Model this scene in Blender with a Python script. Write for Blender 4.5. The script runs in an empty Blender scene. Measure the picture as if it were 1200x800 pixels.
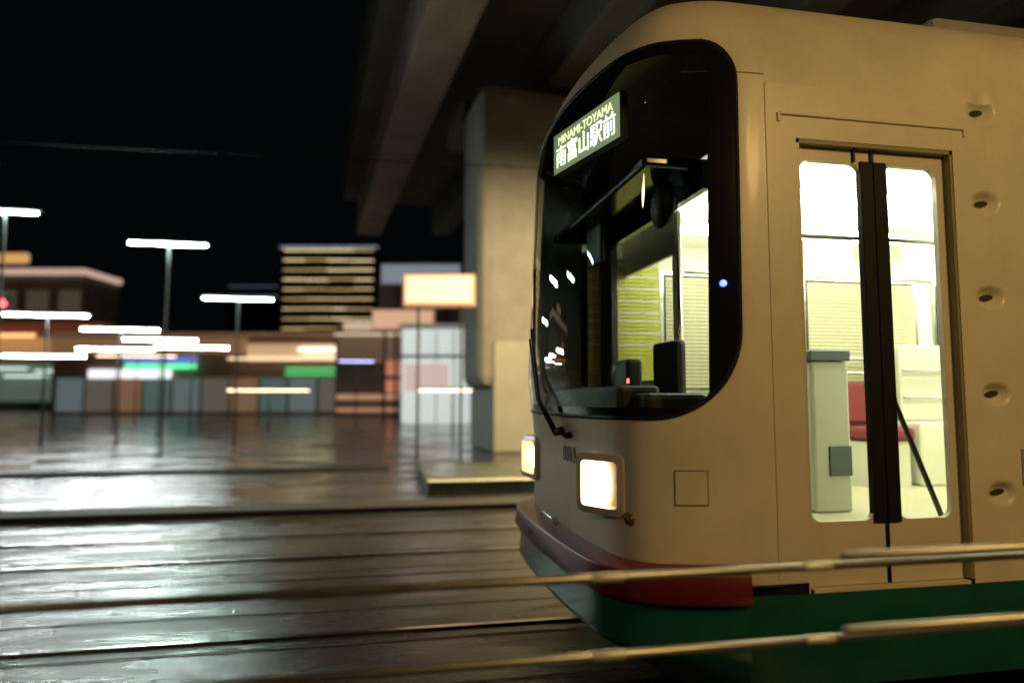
import bpy, bmesh, math, random
from mathutils import Vector, Matrix
random.seed(7)
R = math.radians
S = bpy.context.scene
COL = S.collection

# ------------------------------------------------------------------ camera
YAW, PITCH, FPX, CH = R(11.2), R(4.65), 800.0, 1.5
fwd_h = Vector((math.sin(YAW), math.cos(YAW), 0)); rgt = Vector((math.cos(YAW), -math.sin(YAW), 0))
camd = bpy.data.cameras.new('camera'); cam = bpy.data.objects.new('camera', camd); COL.objects.link(cam)
camd.lens = 24; camd.sensor_width = 36; camd.clip_start = 0.05; camd.clip_end = 2000
cam.location = (0, 0, CH); cam.rotation_euler = (R(90) + PITCH, 0, -YAW)
camd.dof.use_dof = True; camd.dof.focus_distance = 3.7; camd.dof.aperture_fstop = 0.6
S.camera = cam
# ------------------------------------------------------------------ world: night sky
w = bpy.data.worlds.new('World'); S.world = w; w.use_nodes = True
nt = w.node_tree; bg = nt.nodes['Background']
bg.inputs['Color'].default_value = (0.0011, 0.0016, 0.0019, 1); bg.inputs['Strength'].default_value = 1.0
S.view_settings.view_transform = 'Standard'; S.view_settings.look = 'None'
S.view_settings.exposure = 0; S.view_settings.gamma = 1
try:
    S.cycles.use_denoising = True; S.cycles.sample_clamp_indirect = 6; S.cycles.max_bounces = 8
    S.cycles.caustics_reflective = False; S.cycles.caustics_refractive = False
    S.cycles.transparent_max_bounces = 12
except Exception: pass

def ray(px, py):
    a = (px - 600) / FPX; b = (400 - py) / FPX
    f = math.cos(PITCH) - b * math.sin(PITCH); z = math.sin(PITCH) + b * math.cos(PITCH)
    return rgt * a + fwd_h * f + Vector((0, 0, z)), f
def at(px, py, d):            # the point seen at a photo pixel, d metres ahead
    v, f = ray(px, py); return Vector((0, 0, CH)) + v * (d / f)

# ------------------------------------------------------------------ materials
MATS = {}
def mat(name, col, rough=0.5, metal=0.0, emit=0.0, ecol=None, coat=0.0, noise=0.0, nscale=8.0, bump=0.0, bscale=60.0, spec=0.5, rnoise=0.0):
    if name in MATS: return MATS[name]
    m = bpy.data.materials.new(name); m.use_nodes = True; n = m.node_tree; p = n.nodes['Principled BSDF']
    p.inputs['Base Color'].default_value = (*col, 1); p.inputs['Roughness'].default_value = rough
    p.inputs['Metallic'].default_value = metal; p.inputs['Specular IOR Level'].default_value = spec
    if coat: p.inputs['Coat Weight'].default_value = coat; p.inputs['Coat Roughness'].default_value = 0.12
    if emit: p.inputs['Emission Color'].default_value = (*(ecol or col), 1); p.inputs['Emission Strength'].default_value = emit
    if noise or bump or rnoise:
        tc = n.nodes.new('ShaderNodeTexCoord')
        if noise or rnoise:
            t = n.nodes.new('ShaderNodeTexNoise'); t.inputs['Scale'].default_value = nscale; t.inputs['Detail'].default_value = 6
            t.inputs['Roughness'].default_value = 0.62
            n.links.new(tc.outputs['Object'], t.inputs['Vector'])
            if noise:
                mr = n.nodes.new('ShaderNodeMapRange'); mr.inputs[1].default_value = 0.3; mr.inputs[2].default_value = 0.7
                mr.inputs[3].default_value = 1 - noise; mr.inputs[4].default_value = 1 + noise * .4
                n.links.new(t.outputs['Fac'], mr.inputs[0])
                mx = n.nodes.new('ShaderNodeVectorMath'); mx.operation = 'SCALE'; mx.inputs[0].default_value = col
                n.links.new(mr.outputs[0], mx.inputs['Scale']); n.links.new(mx.outputs[0], p.inputs['Base Color'])
            if rnoise:
                mq = n.nodes.new('ShaderNodeMapRange'); mq.inputs[1].default_value = 0.3; mq.inputs[2].default_value = 0.7
                mq.inputs[3].default_value = max(.02, rough - rnoise); mq.inputs[4].default_value = rough + rnoise
                n.links.new(t.outputs['Fac'], mq.inputs[0]); n.links.new(mq.outputs[0], p.inputs['Roughness'])
        if bump:
            t2 = n.nodes.new('ShaderNodeTexNoise'); t2.inputs['Scale'].default_value = bscale; t2.inputs['Detail'].default_value = 5
            n.links.new(tc.outputs['Object'], t2.inputs['Vector'])
            b = n.nodes.new('ShaderNodeBump'); b.inputs['Strength'].default_value = bump; b.inputs['Distance'].default_value = 0.02
            n.links.new(t2.outputs['Fac'], b.inputs['Height']); n.links.new(b.outputs[0], p.inputs['Normal'])
    MATS[name] = m; return m
def lamp_mat(name, col, s): return mat(name, (0.8, 0.8, 0.8), 0.4, emit=s, ecol=col)
def thin_glass(name, tint, refl=1.45):
    m = bpy.data.materials.new(name); m.use_nodes = True; n = m.node_tree; n.nodes.clear()
    o = n.nodes.new('ShaderNodeOutputMaterial'); mx = n.nodes.new('ShaderNodeMixShader'); lw = n.nodes.new('ShaderNodeLayerWeight'); lw.inputs['Blend'].default_value = 0.5
    pw = n.nodes.new('ShaderNodeMath'); pw.operation = 'POWER'; pw.inputs[1].default_value = 4.2; n.links.new(lw.outputs['Facing'], pw.inputs[0])
    fr = n.nodes.new('ShaderNodeMath'); fr.operation = 'MULTIPLY_ADD'; fr.inputs[1].default_value = .9; fr.inputs[2].default_value = .05; n.links.new(pw.outputs[0], fr.inputs[0]); t = n.nodes.new('ShaderNodeBsdfTransparent'); t.inputs[0].default_value = (*tint, 1)
    g = n.nodes.new('ShaderNodeBsdfGlossy'); g.inputs['Roughness'].default_value = 0.015
    n.links.new(fr.outputs[0], mx.inputs[0]); n.links.new(t.outputs[0], mx.inputs[1]); n.links.new(g.outputs[0], mx.inputs[2])
    n.links.new(mx.outputs[0], o.inputs[0]); MATS[name] = m; return m

cream = mat('cream_paint', (0.78, 0.71, 0.53), 0.40, coat=0.12, noise=0.13, nscale=2.2, rnoise=0.06, bump=0.03, bscale=3)
cream2 = mat('cream_door_paint', (0.74, 0.67, 0.49), 0.36, coat=0.3, noise=0.10, nscale=3)
red = mat('red_paint', (0.17, 0.010, 0.014), 0.42, coat=0.2, noise=0.25, nscale=6)
green = mat('green_paint', (0.006, 0.10, 0.065), 0.25, coat=0.5, noise=0.25, nscale=5)
black = mat('black_enamel', (0.008, 0.008, 0.010), 0.12)
rubber = mat('black_rubber', (0.006, 0.006, 0.006), 0.6, spec=0.25)
darkp = mat('dark_plastic', (0.02, 0.02, 0.022), 0.6)
white_in = mat('interior_panel', (0.66, 0.68, 0.58), 0.5)
floor_in = mat('interior_floor', (0.42, 0.40, 0.28), 0.5, noise=0.1)
seat_m = mat('red_seat_fabric', (0.20, 0.03, 0.035), 0.85, noise=0.2, nscale=40)
steel = mat('steel', (0.55, 0.55, 0.52), 0.25, metal=1)
galv = mat('wet_galvanised_steel', (0.46, 0.43, 0.36), 0.36, metal=1, noise=0.10, nscale=5, rnoise=0.05)
polem = mat('dark_pole_paint', (0.05, 0.055, 0.055), 0.45)
conc = mat('concrete', (0.34, 0.33, 0.30), 0.8, noise=0.22, nscale=1.3, bump=0.25, bscale=9)
conc_d = mat('stained_concrete', (0.32, 0.23, 0.18), 0.85, noise=0.35, nscale=0.6, bump=0.25, bscale=5)
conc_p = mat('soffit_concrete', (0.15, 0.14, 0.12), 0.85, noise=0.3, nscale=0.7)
railm = mat('polished_rail', (0.40, 0.38, 0.35), 0.22, metal=1)
glass_w = thin_glass('windshield_glass', (0.80, 0.84, 0.80))
glass_d = thin_glass('door_glass', (0.93, 0.95, 0.90))

def streaks(m):
    n = m.node_tree; p = n.nodes['Principled BSDF']; L = n.links.new
    src = p.inputs['Base Color'].links[0].from_socket
    tc = n.nodes.new('ShaderNodeTexCoord'); mp = n.nodes.new('ShaderNodeMapping'); mp.inputs['Scale'].default_value = (9, 9, 2.2)
    t = n.nodes.new('ShaderNodeTexNoise'); t.inputs['Scale'].default_value = 1.0; t.inputs['Detail'].default_value = 7; t.inputs['Roughness'].default_value = .7
    L(tc.outputs['Object'], mp.inputs['Vector']); L(mp.outputs[0], t.inputs['Vector'])
    mr = n.nodes.new('ShaderNodeMapRange'); mr.inputs[1].default_value = .50; mr.inputs[2].default_value = .78; mr.inputs[3].default_value = 0; mr.inputs[4].default_value = .10
    L(t.outputs['Fac'], mr.inputs[0])
    mx = n.nodes.new('ShaderNodeMix'); mx.data_type = 'RGBA'; L(mr.outputs[0], mx.inputs[0]); L(src, mx.inputs[6]); mx.inputs[7].default_value = (.30, .24, .14, 1)
    L(mx.outputs[2], p.inputs['Base Color'])
streaks(cream); streaks(cream2)
# ------------------------------------------------------------------ mesh helpers
class MB:
    def __init__(s): s.v = []; s.f = []; s.mi = []; s.mats = []; s.sm = []
    def m(s, material):
        if material not in s.mats: s.mats.append(material)
        return s.mats.index(material)
    def add(s, vs, fs, material, smooth=False):
        o = len(s.v); s.v += [tuple(v) for v in vs]; k = s.m(material)
        for f in fs: s.f.append([o + i for i in f]); s.mi.append(k); s.sm.append(smooth)
    def box(s, a, b, material, bev=0.0, M=None):
        a = Vector(a); b = Vector(b); bm = bmesh.new()
        bmesh.ops.create_cube(bm, size=1)
        for v in bm.verts: v.co = Vector(((a[i] + b[i]) / 2 + v.co[i] * abs(b[i] - a[i])) for i in range(3))
        if bev: bmesh.ops.bevel(bm, geom=bm.edges[:], offset=bev, segments=2, affect='EDGES', profile=0.5)
        if M: bm.transform(M)
        bm.verts.index_update()
        s.add([v.co.copy() for v in bm.verts], [[v.index for v in f.verts] for f in bm.faces], material, False); bm.free()
        return s
    def tube(s, pts, r, material, n=10, cap=True):
        pts = [Vector(p) for p in pts]; rs = r if isinstance(r, (list, tuple)) else [r] * len(pts)
        vs = []; prev = None
        for i, p in enumerate(pts):
            d = (pts[min(i + 1, len(pts) - 1)] - pts[max(i - 1, 0)]).normalized()
            x = d.cross(Vector((0, 0, 1)) if abs(d.z) < .9 else Vector((1, 0, 0))).normalized() if prev is None else (prev - d * prev.dot(d)).normalized()
            prev = x; y = d.cross(x)
            for k in range(n):
                a = 2 * math.pi * k / n; vs.append(p + (x * math.cos(a) + y * math.sin(a)) * rs[i])
        fs = [[i * n + k, i * n + (k + 1) % n, (i + 1) * n + (k + 1) % n, (i + 1) * n + k] for i in range(len(pts) - 1) for k in range(n)]
        if cap: fs += [list(range(n))[::-1], [(len(pts) - 1) * n + k for k in range(n)]]
        s.add(vs, fs, material, True); return s
    def quad(s, a, b, c, d, material): s.add([a, b, c, d], [[0, 1, 2, 3]], material); return s
    def build(s, name, parent=None):
        me = bpy.data.meshes.new(name); me.from_pydata(s.v, [], s.f); 
        for m_ in s.mats: me.materials.append(m_)
        for p, k, q in zip(me.polygons, s.mi, s.sm): p.material_index = k; p.use_smooth = q
        me.update(); o = bpy.data.objects.new(name, me); COL.objects.link(o)
        if parent: o.parent = parent
        return o
def tag(o, label=None, cat=None, group=None, kind=None):
    if label: o['label'] = label
    if cat: o['category'] = cat
    if group: o['group'] = group
    if kind: o['kind'] = kind
    return o
def empty(name, loc=(0, 0, 0), rz=0, label=None, cat=None, group=None):
    o = bpy.data.objects.new(name, None); COL.objects.link(o); o.location = loc; o.rotation_euler = (0, 0, rz)
    o.empty_display_size = .2
    return tag(o, label, cat, group)
def text_obj(name, body, size, material, M, parent, extrude=0.002, sx=1.0):
    c = bpy.data.curves.new(name, 'FONT'); c.body = body; c.size = size; c.extrude = extrude; c.align_x = 'CENTER'; c.align_y = 'CENTER'
    t = bpy.data.objects.new(name + '_tmp', c); COL.objects.link(t)
    dg = bpy.context.evaluated_depsgraph_get(); dg.update()
    me = bpy.data.meshes.new_from_object(t.evaluated_get(dg)); bpy.data.objects.remove(t)
    me.transform(M @ Matrix.Diagonal((sx, 1, 1, 1))); me.materials.clear(); me.materials.append(material)
    o = bpy.data.objects.new(name, me); COL.objects.link(o); o.parent = parent; return o
def axes(origin, x, y):
    x = Vector(x).normalized(); y = Vector(y).normalized(); z = x.cross(y)
    return Matrix(((x.x, y.x, z.x, origin[0]), (x.y, y.y, z.y, origin[1]), (x.z, y.z, z.z, origin[2]), (0, 0, 0, 1)))

# ------------------------------------------------------------------ setting: ground
def wet_material(name, col, rlo, rhi, pscale, bump, stretch=(1, 1, 1)):
    m = bpy.data.materials.new(name); m.use_nodes = True; n = m.node_tree; p = n.nodes['Principled BSDF']; L = n.links.new
    tc = n.nodes.new('ShaderNodeTexCoord'); mp = n.nodes.new('ShaderNodeMapping'); mp.inputs['Scale'].default_value = stretch
    L(tc.outputs['Object'], mp.inputs['Vector'])
    a = n.nodes.new('ShaderNodeTexNoise'); a.inputs['Scale'].default_value = pscale; a.inputs['Detail'].default_value = 5; L(mp.outputs[0], a.inputs['Vector'])
    mr = n.nodes.new('ShaderNodeMapRange'); mr.inputs[1].default_value = 0.40; mr.inputs[2].default_value = 0.60; mr.inputs[3].default_value = rlo; mr.inputs[4].default_value = rhi
    L(a.outputs['Fac'], mr.inputs[0]); L(mr.outputs[0], p.inputs['Roughness'])
    c = n.nodes.new('ShaderNodeTexNoise'); c.inputs['Scale'].default_value = 45; c.inputs['Detail'].default_value = 6; L(tc.outputs['Object'], c.inputs['Vector'])
    cr = n.nodes.new('ShaderNodeMapRange'); cr.inputs[1].default_value = .3; cr.inputs[2].default_value = .7; cr.inputs[3].default_value = .6; cr.inputs[4].default_value = 1.35
    L(c.outputs['Fac'], cr.inputs[0])
    sc = n.nodes.new('ShaderNodeVectorMath'); sc.operation = 'SCALE'; sc.inputs[0].default_value = col; L(cr.outputs[0], sc.inputs['Scale']); L(sc.outputs[0], p.inputs['Base Color'])
    b = n.nodes.new('ShaderNodeBump'); b.inputs['Strength'].default_value = bump; b.inputs['Distance'].default_value = 0.012
    d = n.nodes.new('ShaderNodeTexNoise'); d.inputs['Scale'].default_value = 22; d.inputs['Detail'].default_value = 7; d.inputs['Roughness'].default_value = .7; L(tc.outputs['Object'], d.inputs['Vector'])
    L(d.outputs['Fac'], b.inputs['Height']); L(b.outputs[0], p.inputs['Normal'])
    p.inputs['Specular IOR Level'].default_value = 0.75
    MATS[name] = m; return m
asph = wet_material('wet_asphalt', (0.035, 0.036, 0.036), 0.08, 0.36, 0.45, 0.2, (1, 2.2, 1))
trackbed = wet_material('wet_track_paving', (0.024, 0.025, 0.025), 0.12, 0.40, 0.9, 0.35, (1, 3, 1))
pave = wet_material('wet_paving', (0.06, 0.075, 0.06), 0.15, 0.5, 1.2, 0.3)

g = MB(); g.quad((-600, -60, 0), (600, -60, 0), (600, 900, 0), (-600, 900, 0), asph); tag(g.build('ground'), kind='structure')
g = MB(); g.quad((-120, 2.75, .004), (60, 2.75, .004), (60, 5.35, .004), (-120, 5.35, .004), trackbed)
g.quad((-120, 6.0, .004), (60, 6.0, .004), (60, 8.6, .004), (-120, 8.6, .004), trackbed); tag(g.build('track_bed'), kind='structure')
# joints between the paving slabs of the track bed
g = MB()
for yc in (4.05, 7.3):
    for yy in (yc - 1.05, yc - .35, yc + .35, yc + 1.05): g.quad((-60, yy - .012, .008), (40, yy - .012, .008), (40, yy + .012, .008), (-60, yy + .012, .008), darkp)
tag(g.build('paving_joints'), kind='structure')
g = MB()
g.quad((-60, .9, .004), (40, .9, .004), (40, 1.02, .004), (-60, 1.02, .004), mat('worn_white_paint', (0.5, 0.5, 0.46), 0.5, noise=.5, nscale=6))
tag(g.build('road_marking'), kind='structure')
i = 0
for yc, nm in ((4.05, 'under the cream tram'), (7.3, 'on the empty second track')):
    for s_, side in ((-.5335, 'nearer'), (.5335, 'farther')):
        t = MB(); t.box((-110, yc + s_ - .03, -.05), (40, yc + s_ + .03, .018), railm, bev=.006)
        o = t.build('tram_rail'); tag(o, 'wet steel rail, the %s one %s' % (side, nm), 'rail', 'tram rails sunk in the wet paving')
k = MB(); k.box((-70, 9.2, -.1), (30, 9.75, .08), mat('median_asphalt', (.02, .02, .018), .7, noise=.3, nscale=3), bev=.02); tag(k.build('kerb'), kind='structure')
k = MB(); k.box((-70, 14.6, -.1), (.3, 14.85, .06), MATS['median_asphalt'], bev=.02); tag(k.build('kerb_strip'), kind='structure')

# ------------------------------------------------------------------ THE TRAM
TX, TY, W = 1.82, 2.90, 2.31
tram = empty('tram', (TX, TY, 0), 0, 'cream tram with red bumper and green skirt, headlights lit, number 8004', 'tram')
half = [(0, 0), (-.12, .004), (-.30, .028), (-.48, .075), (-.59, .130), (-.655, .22), (-.69, .36), (-.715, .75), (-.722, 1.155)]
ctrl = half + [(x, W - y) for x, y in half[-2::-1]]
def catmull(p, n=14):
    out = []
    for i in range(len(p) - 1):
        a = p[max(i - 1, 0)]; b = p[i]; c = p[i + 1]; d = p[min(i + 2, len(p) - 1)]
        for k in range(n):
            t = k / n
            out.append(tuple(.5 * (2 * b[j] + (c[j] - a[j]) * t + (2 * a[j] - 5 * b[j] + 4 * c[j] - d[j]) * t * t + (3 * b[j] - a[j] - 3 * c[j] + d[j]) * t ** 3) for j in (0, 1)))
    out.append(p[-1]); return out
plan = catmull(ctrl)
acc = [0]
for a, b in zip(plan, plan[1:]): acc.append(acc[-1] + math.hypot(b[0] - a[0], b[1] - a[1]))
UL = acc[-1]
def plan_at(u):
    u = min(max(u, 0), UL); lo = 0; hi = len(acc) - 1
    while hi - lo > 1:
        mid = (lo + hi) // 2
        if acc[mid] <= u: lo = mid
        else: hi = mid
    t = (u - acc[lo]) / max(1e-9, acc[hi] - acc[lo]); a = plan[lo]; b = plan[hi]
    return a[0] + (b[0] - a[0]) * t, a[1] + (b[1] - a[1]) * t
Z0, ZS, ZR = .74, 3.02, 3.64
def P0(u, z):
    x, y = plan_at(u)
    t = min(1, max(0, (z - 1.15) / .55)); t = t * t * (3 - 2 * t); ww = max(0, 1 - ((y - W / 2) / (W / 2 - .15)) ** 2)
    x -= .13 * t * ww
    if z > 1.4: x *= 1 - .10 * ((z - 1.4) / 1.8)
    if z > ZS:
        t = min(1, (z - ZS) / (ZR - ZS)); f = 1 - math.sqrt(max(0, 1 - t * t))
        y = W / 2 + (y - W / 2) * (1 - .40 * f); x *= 1 - .6 * f
    return Vector((x, y, z))
def Pn(u, z):
    e = .01; du = P0(min(u + e, UL), z) - P0(max(u - e, 0), z); dz = P0(u, z + e) - P0(u, z - e)
    n = dz.cross(du); n.normalize()
    c = P0(u, z) - Vector((.3, W / 2, 2)); 
    if n.dot(c) < 0: n = -n
    return n
def P(u, z, off=0.0):
    p = P0(u, z); return p + Pn(u, z) * off if off else p
def side(x, z, off=0.0):      # near side wall (y = 0) with the same roof rounding
    y = 0
    if z > ZS:
        t = min(1, (z - ZS) / (ZR - ZS)); f = 1 - math.sqrt(max(0, 1 - t * t)); y = W / 2 * .40 * f
    return Vector((x, y - off, z))
# windshield outline in (u, z)
UA, UB, ZA, ZB = .16, UL - .16, 1.40, 3.23
UC, ZC = (UA + UB) / 2, 2.25
def pane_radius(ang, grow=0.0):
    c, s_ = math.cos(ang), math.sin(ang)
    def inside(r):
        u = UC + c * r; z = ZC + s_ * r
        a, b, lo, hi = UA - grow, UB + grow, ZA - grow, ZB + grow
        if not (a < u < b and lo < z < hi): return False
        rr = .42 if z < ZC else .22
        ru = .42 if z < ZC else .20
        uu = a + ru if u < a + ru else (b - ru if u > b - ru else None)
        zz = lo + rr if z < lo + rr else (hi - rr if z > hi - rr else None)
        if uu is not None and zz is not None: return ((u - uu) / ru) ** 2 + ((z - zz) / rr) ** 2 < 1
        return True
    lo, hi = 0, 4
    for _ in range(26):
        mid = (lo + hi) / 2
        if inside(mid): lo = mid
        else: hi = mid
    return lo
angs = []
per = [(0, Z0)] ; NU, NZ = 84, 56
outer = [(UL * k / NU, Z0) for k in range(NU)] + [(UL, Z0 + (ZR - Z0) * k / NZ) for k in range(NZ)] + [(UL - UL * k / NU, ZR) for k in range(NU)] + [(0, ZR - (ZR - Z0) * k / NZ) for k in range(NZ)]
angs = [math.atan2(z - ZC, u - UC) for u, z in outer]; NP = len(outer)
prad = [pane_radius(a) for a in angs]
def pane_pt(i, sc_=1.0, add=0.0):
    r = prad[i] * sc_ + add; return UC + math.cos(angs[i]) * r, ZC + math.sin(angs[i]) * r
def ring_mesh(mb, rings, material, smooth=True, close=False):
    vs = [p for r in rings for p in r]; n = len(rings[0])
    fs = [[a * n + k, a * n + (k + 1) % n, (a + 1) * n + (k + 1) % n, (a + 1) * n + k] for a in range(len(rings) - 1) for k in range(n)]
    if close: fs.append([(len(rings) - 1) * n + k for k in range(n)])
    mb.add(vs, fs, material, smooth)
body = MB()
NR = 16
def shell_rings(off):
    rings = []
    for a in range(NR + 1):
        t = a / NR; r = []
        for i_ in range(NP):
            u0, z0 = pane_pt(i_); u1, z1 = outer[i_]; r.append(P(u0 + (u1 - u0) * t, z0 + (z1 - z0) * t, off))
        rings.append(r)
    return rings
ring_mesh(body, shell_rings(0), cream)
# side walls, with a door opening and window openings cut out as strips
DX0, DX1, DZ0, DZ1 = .160, 1.05, .60, 2.755
wins = [(1.72 + 1.28 * k, 1.72 + 1.28 * k + 1.08) for k in range(7)]
TL = 12.2
def wall(mb, yy, material, xs, holes, z0, z1):
    cuts = sorted({xs[0], xs[1], *[h[0] for h in holes], *[h[1] for h in holes]})
    for a, b in zip(cuts, cuts[1:]):
        hs = sorted([(h[2], h[3]) for h in holes if h[0] <= a + 1e-6 and h[1] >= b - 1e-6])
        z = z0
        for (p, q) in hs + [(z1, z1)]:
            if p > z + 1e-6: mb.quad((a, yy, z), (b, yy, z), (b, yy, p), (a, yy, p), material)
            z = max(z, q)
holes = [(DX0, DX1, DZ0, DZ1)] + [(a, b, 1.55, 2.50) for a, b in wins]
wall(body, 0, cream, (0, 1.06), [(DX0, DX1, DZ0, DZ1)], .60, ZS)
wall(body, 0, cream, (1.46, TL), [(a, b, 1.55, 2.50) for a, b in wins], .60, ZS)
# fine strip between door and window holding the five step recesses
xs = [1.06 + .40 * k / 40 for k in range(41)]; zs = [.60 + (ZS - .60) * k / 200 for k in range(201)]
steps = [1.03, 1.52, 2.01, 2.50]
def dent(x, z):
    d = 0
    for zc in steps + [2.985]:
        ex = (x - 1.235) / .076; ez = (z - zc) / .056
        tri = math.sqrt(ex * ex + ez * ez * (1.0 if z < zc else 1.6)); q_ = max(0, min(1, (1.25 - tri) / .95)); d = max(d, .045 * q_ * q_ * (3 - 2 * q_))
    return d
vs = [(x, dent(x, z), z) for z in zs for x in xs]; n = len(xs)
body.add(vs, [[r * n + k, r * n + k + 1, (r + 1) * n + k + 1, (r + 1) * n + k] for r in range(len(zs) - 1) for k in range(n - 1)], cream, True)
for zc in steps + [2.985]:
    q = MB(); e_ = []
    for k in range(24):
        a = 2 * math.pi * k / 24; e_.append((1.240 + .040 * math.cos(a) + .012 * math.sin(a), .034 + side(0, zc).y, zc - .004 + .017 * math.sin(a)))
    q.add(e_, [list(range(24))], mat('step_shade_dark', (.035, .028, .018), .8)); q.build('step_shade', tram)  # dark ellipse laid in each dent, painting the shade inside
# roof rounding along the near side, far side, roof sheet
NA = 14; prof = [ZS + (ZR - ZS) * math.sin(math.pi / 2 * k / NA) for k in range(NA + 1)]
def roof_strip(xa, xb, nx):
    vs = []; X = [xa + (xb - xa) * k / nx for k in range(nx + 1)]
    for z in prof:
        for x in X:
            p = side(x, z); p.y += dent(x, z) if 1.06 < x < 1.46 else 0; vs.append(p)
    n = nx + 1; body.add(vs, [[r * n + k, r * n + k + 1, (r + 1) * n + k + 1, (r + 1) * n + k] for r in range(NA) for k in range(nx)], cream, True)
roof_strip(0, 1.06, 2); roof_strip(1.06, 1.46, 40); roof_strip(1.46, TL, 2)
vs = [Vector((x, W - side(x, z).y, z)) for z in prof for x in (0, TL)]
body.add(vs, [[2 * r, 2 * r + 1, 2 * r + 3, 2 * r + 2] for r in range(NA)], cream, True)
wall(body, W, cream, (0, TL), [(a - 1.28, b - 1.28, 1.55, 2.50) for a, b in wins], .60, ZS)
body.quad((TL, 0, .6), (TL, W, .6), (TL, W, ZR), (TL, 0, ZR), cream)
body.build('body', tram)
rf = MB(); top = [P(UL * k / NU, ZR) for k in range(NU + 1)]
rf.add(top + [Vector((TL, top[-1].y, ZR)), Vector((TL, top[0].y, ZR))], [list(range(NU + 3))], cream)
rf.box((1.6, .65, ZR), (4.4, W - .65, ZR + .28), conc, bev=.05)
rf.build('roof', tram)
# interior lining
ln = MB(); ring_mesh(ln, shell_rings(-.035), darkp); ln.build('cab_lining', tram)
it = MB()
wall(it, .055, white_in, (.02, TL - .05), [(DX0, DX1, .70, DZ1)] + [(a, b, 1.55, 2.50) for a, b in wins], .80, 2.86)
it.build('interior_wall', tram); it = MB()
wall(it, W - .055, white_in, (-.1, TL - .05), [(a - 1.28, b - 1.28, 1.55, 2.50) for a, b in wins], .80, 2.86)
it.build('interior_wall', tram); it = MB()
for a, b in [(DX0, DX1)]:
    it.box((a - .002, .0035, .62), (a + .02, .10, DZ1), cream2); it.box((b - .015, .0035, .62), (b + .012, .10, DZ1), mat('shaded_jamb', (.30, .25, .14), .5))  # right and top jambs coloured olive brown for the shadow in the opening
    it.box((a, .0035, DZ1 - .02), (b, .10, DZ1 + .015), mat('shaded_jamb', (.30, .25, .14), .5))
it.box((DX0 + .021, .006, .596), (DX1 - .016, .09, .612), cream2); it.build('door_frame', tram)
c = MB()
prof_c = [(.06, 2.72), (.14, 2.80), (.34, 2.85), (W / 2, 2.87), (W - .34, 2.85), (W - .14, 2.80), (W - .06, 2.72)]
vs = [(x, y, z) for x in (-.02, TL - .05) for y, z in prof_c]; m_ = len(prof_c)
c.add(vs, [[k, k + 1, m_ + k + 1, m_ + k] for k in range(m_ - 1)], mat('ceiling_panel', (.74, .75, .66), .5), True); c.build('ceiling', tram)
f = MB(); f.box((-.1, .07, .70), (TL - .05, W - .07, .80), floor_in); f.build('floor', tram)
INL = (1.0, 1.0, .76)
for yy in (.72, W - .72):
    for k in range(5):
        l = MB(); l.box((.30 + 2.2 * k, yy - .07, 2.68), (2.15 + 2.2 * k, yy + .07, 2.73), lamp_mat('cabin_light', INL, 24), bev=.01); l.build('cabin_light', tram)
# passenger seats, benches on the far side
for k in range(4):
    x0 = 3.45 + 2.2 * k
    s_ = MB(); s_.box((x0, W - .55, 1.08), (x0 + 1.9, W - .10, 1.20), seat_m, bev=.03); st = s_.build('seat', tram)
    b_ = MB(); b_.box((x0, W - .18, 1.22), (x0 + 1.9, W - .07, 1.62), seat_m, bev=.03); b_.build('backrest', st)
    b_ = MB(); b_.box((x0 + .02, W - .50, .80), (x0 + 1.88, W - .10, 1.07), white_in); b_.build('seat_box', st)
# single seat close behind the cab, seen through the left door pane
s_ = MB(); s_.box((1.93, 1.80, 1.16), (2.36, 2.20, 1.26), seat_m, bev=.03); st = s_.build('seat', tram)
b_ = MB(); b_.box((1.93, 2.12, 1.28), (2.36, 2.22, 1.62), seat_m, bev=.03); b_.build('backrest', st)
b_ = MB(); b_.box((1.96, 1.84, .80), (2.33, 2.18, 1.15), white_in); b_.build('seat_box', st)
q = MB(); q.box((2.40, 1.80, .80), (3.38, 2.22, 1.30), white_in, bev=.02); q.box((2.42, 2.02, 1.303), (3.38, 2.22, 1.93), white_in, bev=.02); eq = q.build('equipment_cabinet', tram)
q = MB(); q.tube([(2.42, 1.98, 1.72), (3.36, 1.98, 1.72)], .013, steel); q.tube([(2.42, 1.98, 1.50), (3.36, 1.98, 1.50)], .013, steel); q.build('guard_bar', eq)
# fare box, partition, poles, straps
fb = MB(); fb.box((.80, .86, .80), (1.06, 1.14, 1.72), mat('fare_box_paint', (.62, .64, .56), .4), bev=.02); fo = fb.build('fare_box', tram)
q = MB(); q.box((.79, .85, 1.723), (1.07, 1.15, 1.79), mat('slate_plastic', (.10, .12, .13), .4), bev=.01); q.build('top_panel', fo)
q = MB(); q.box((.90, .845, 1.02), (1.05, .865, 1.20), mat('slate_plastic', (.10, .12, .13), .4), bev=.004); q.build('coin_tray', fo)
pt = MB(); pt.box((.10, 1.25, .80), (.13, W - .07, 1.62), white_in); pt.box((.10, 1.25, 2.45), (.13, W - .07, 2.74), white_in)
pt.box((.10, 1.25, 1.62), (.13, 1.30, 2.45), white_in); pt.build('cab_partition', tram)
pp = MB(); pp.quad((.115, 1.30, 1.62), (.115, W - .07, 1.62), (.115, W - .07, 2.45), (.115, 1.30, 2.45), glass_d); pp.build('partition_glass', tram)
for (x, y) in ((.12, 1.235), (.60, 1.25), (1.55, .42), (3.2, .42), (3.2, 1.7)):
    p_ = MB(); p_.tube([(x, y, .80), (x, y, 2.72)], .016, steel); p_.build('grab_pole', tram)
p_ = MB(); p_.tube([(.68, .10, 1.70), (.75, .12, 1.47), (1.0, .14, .92), (1.03, .14, .82)], .014, mat('dark_steel', (.12, .12, .10), .4, metal=1)); p_.build('door_handrail', tram)
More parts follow.
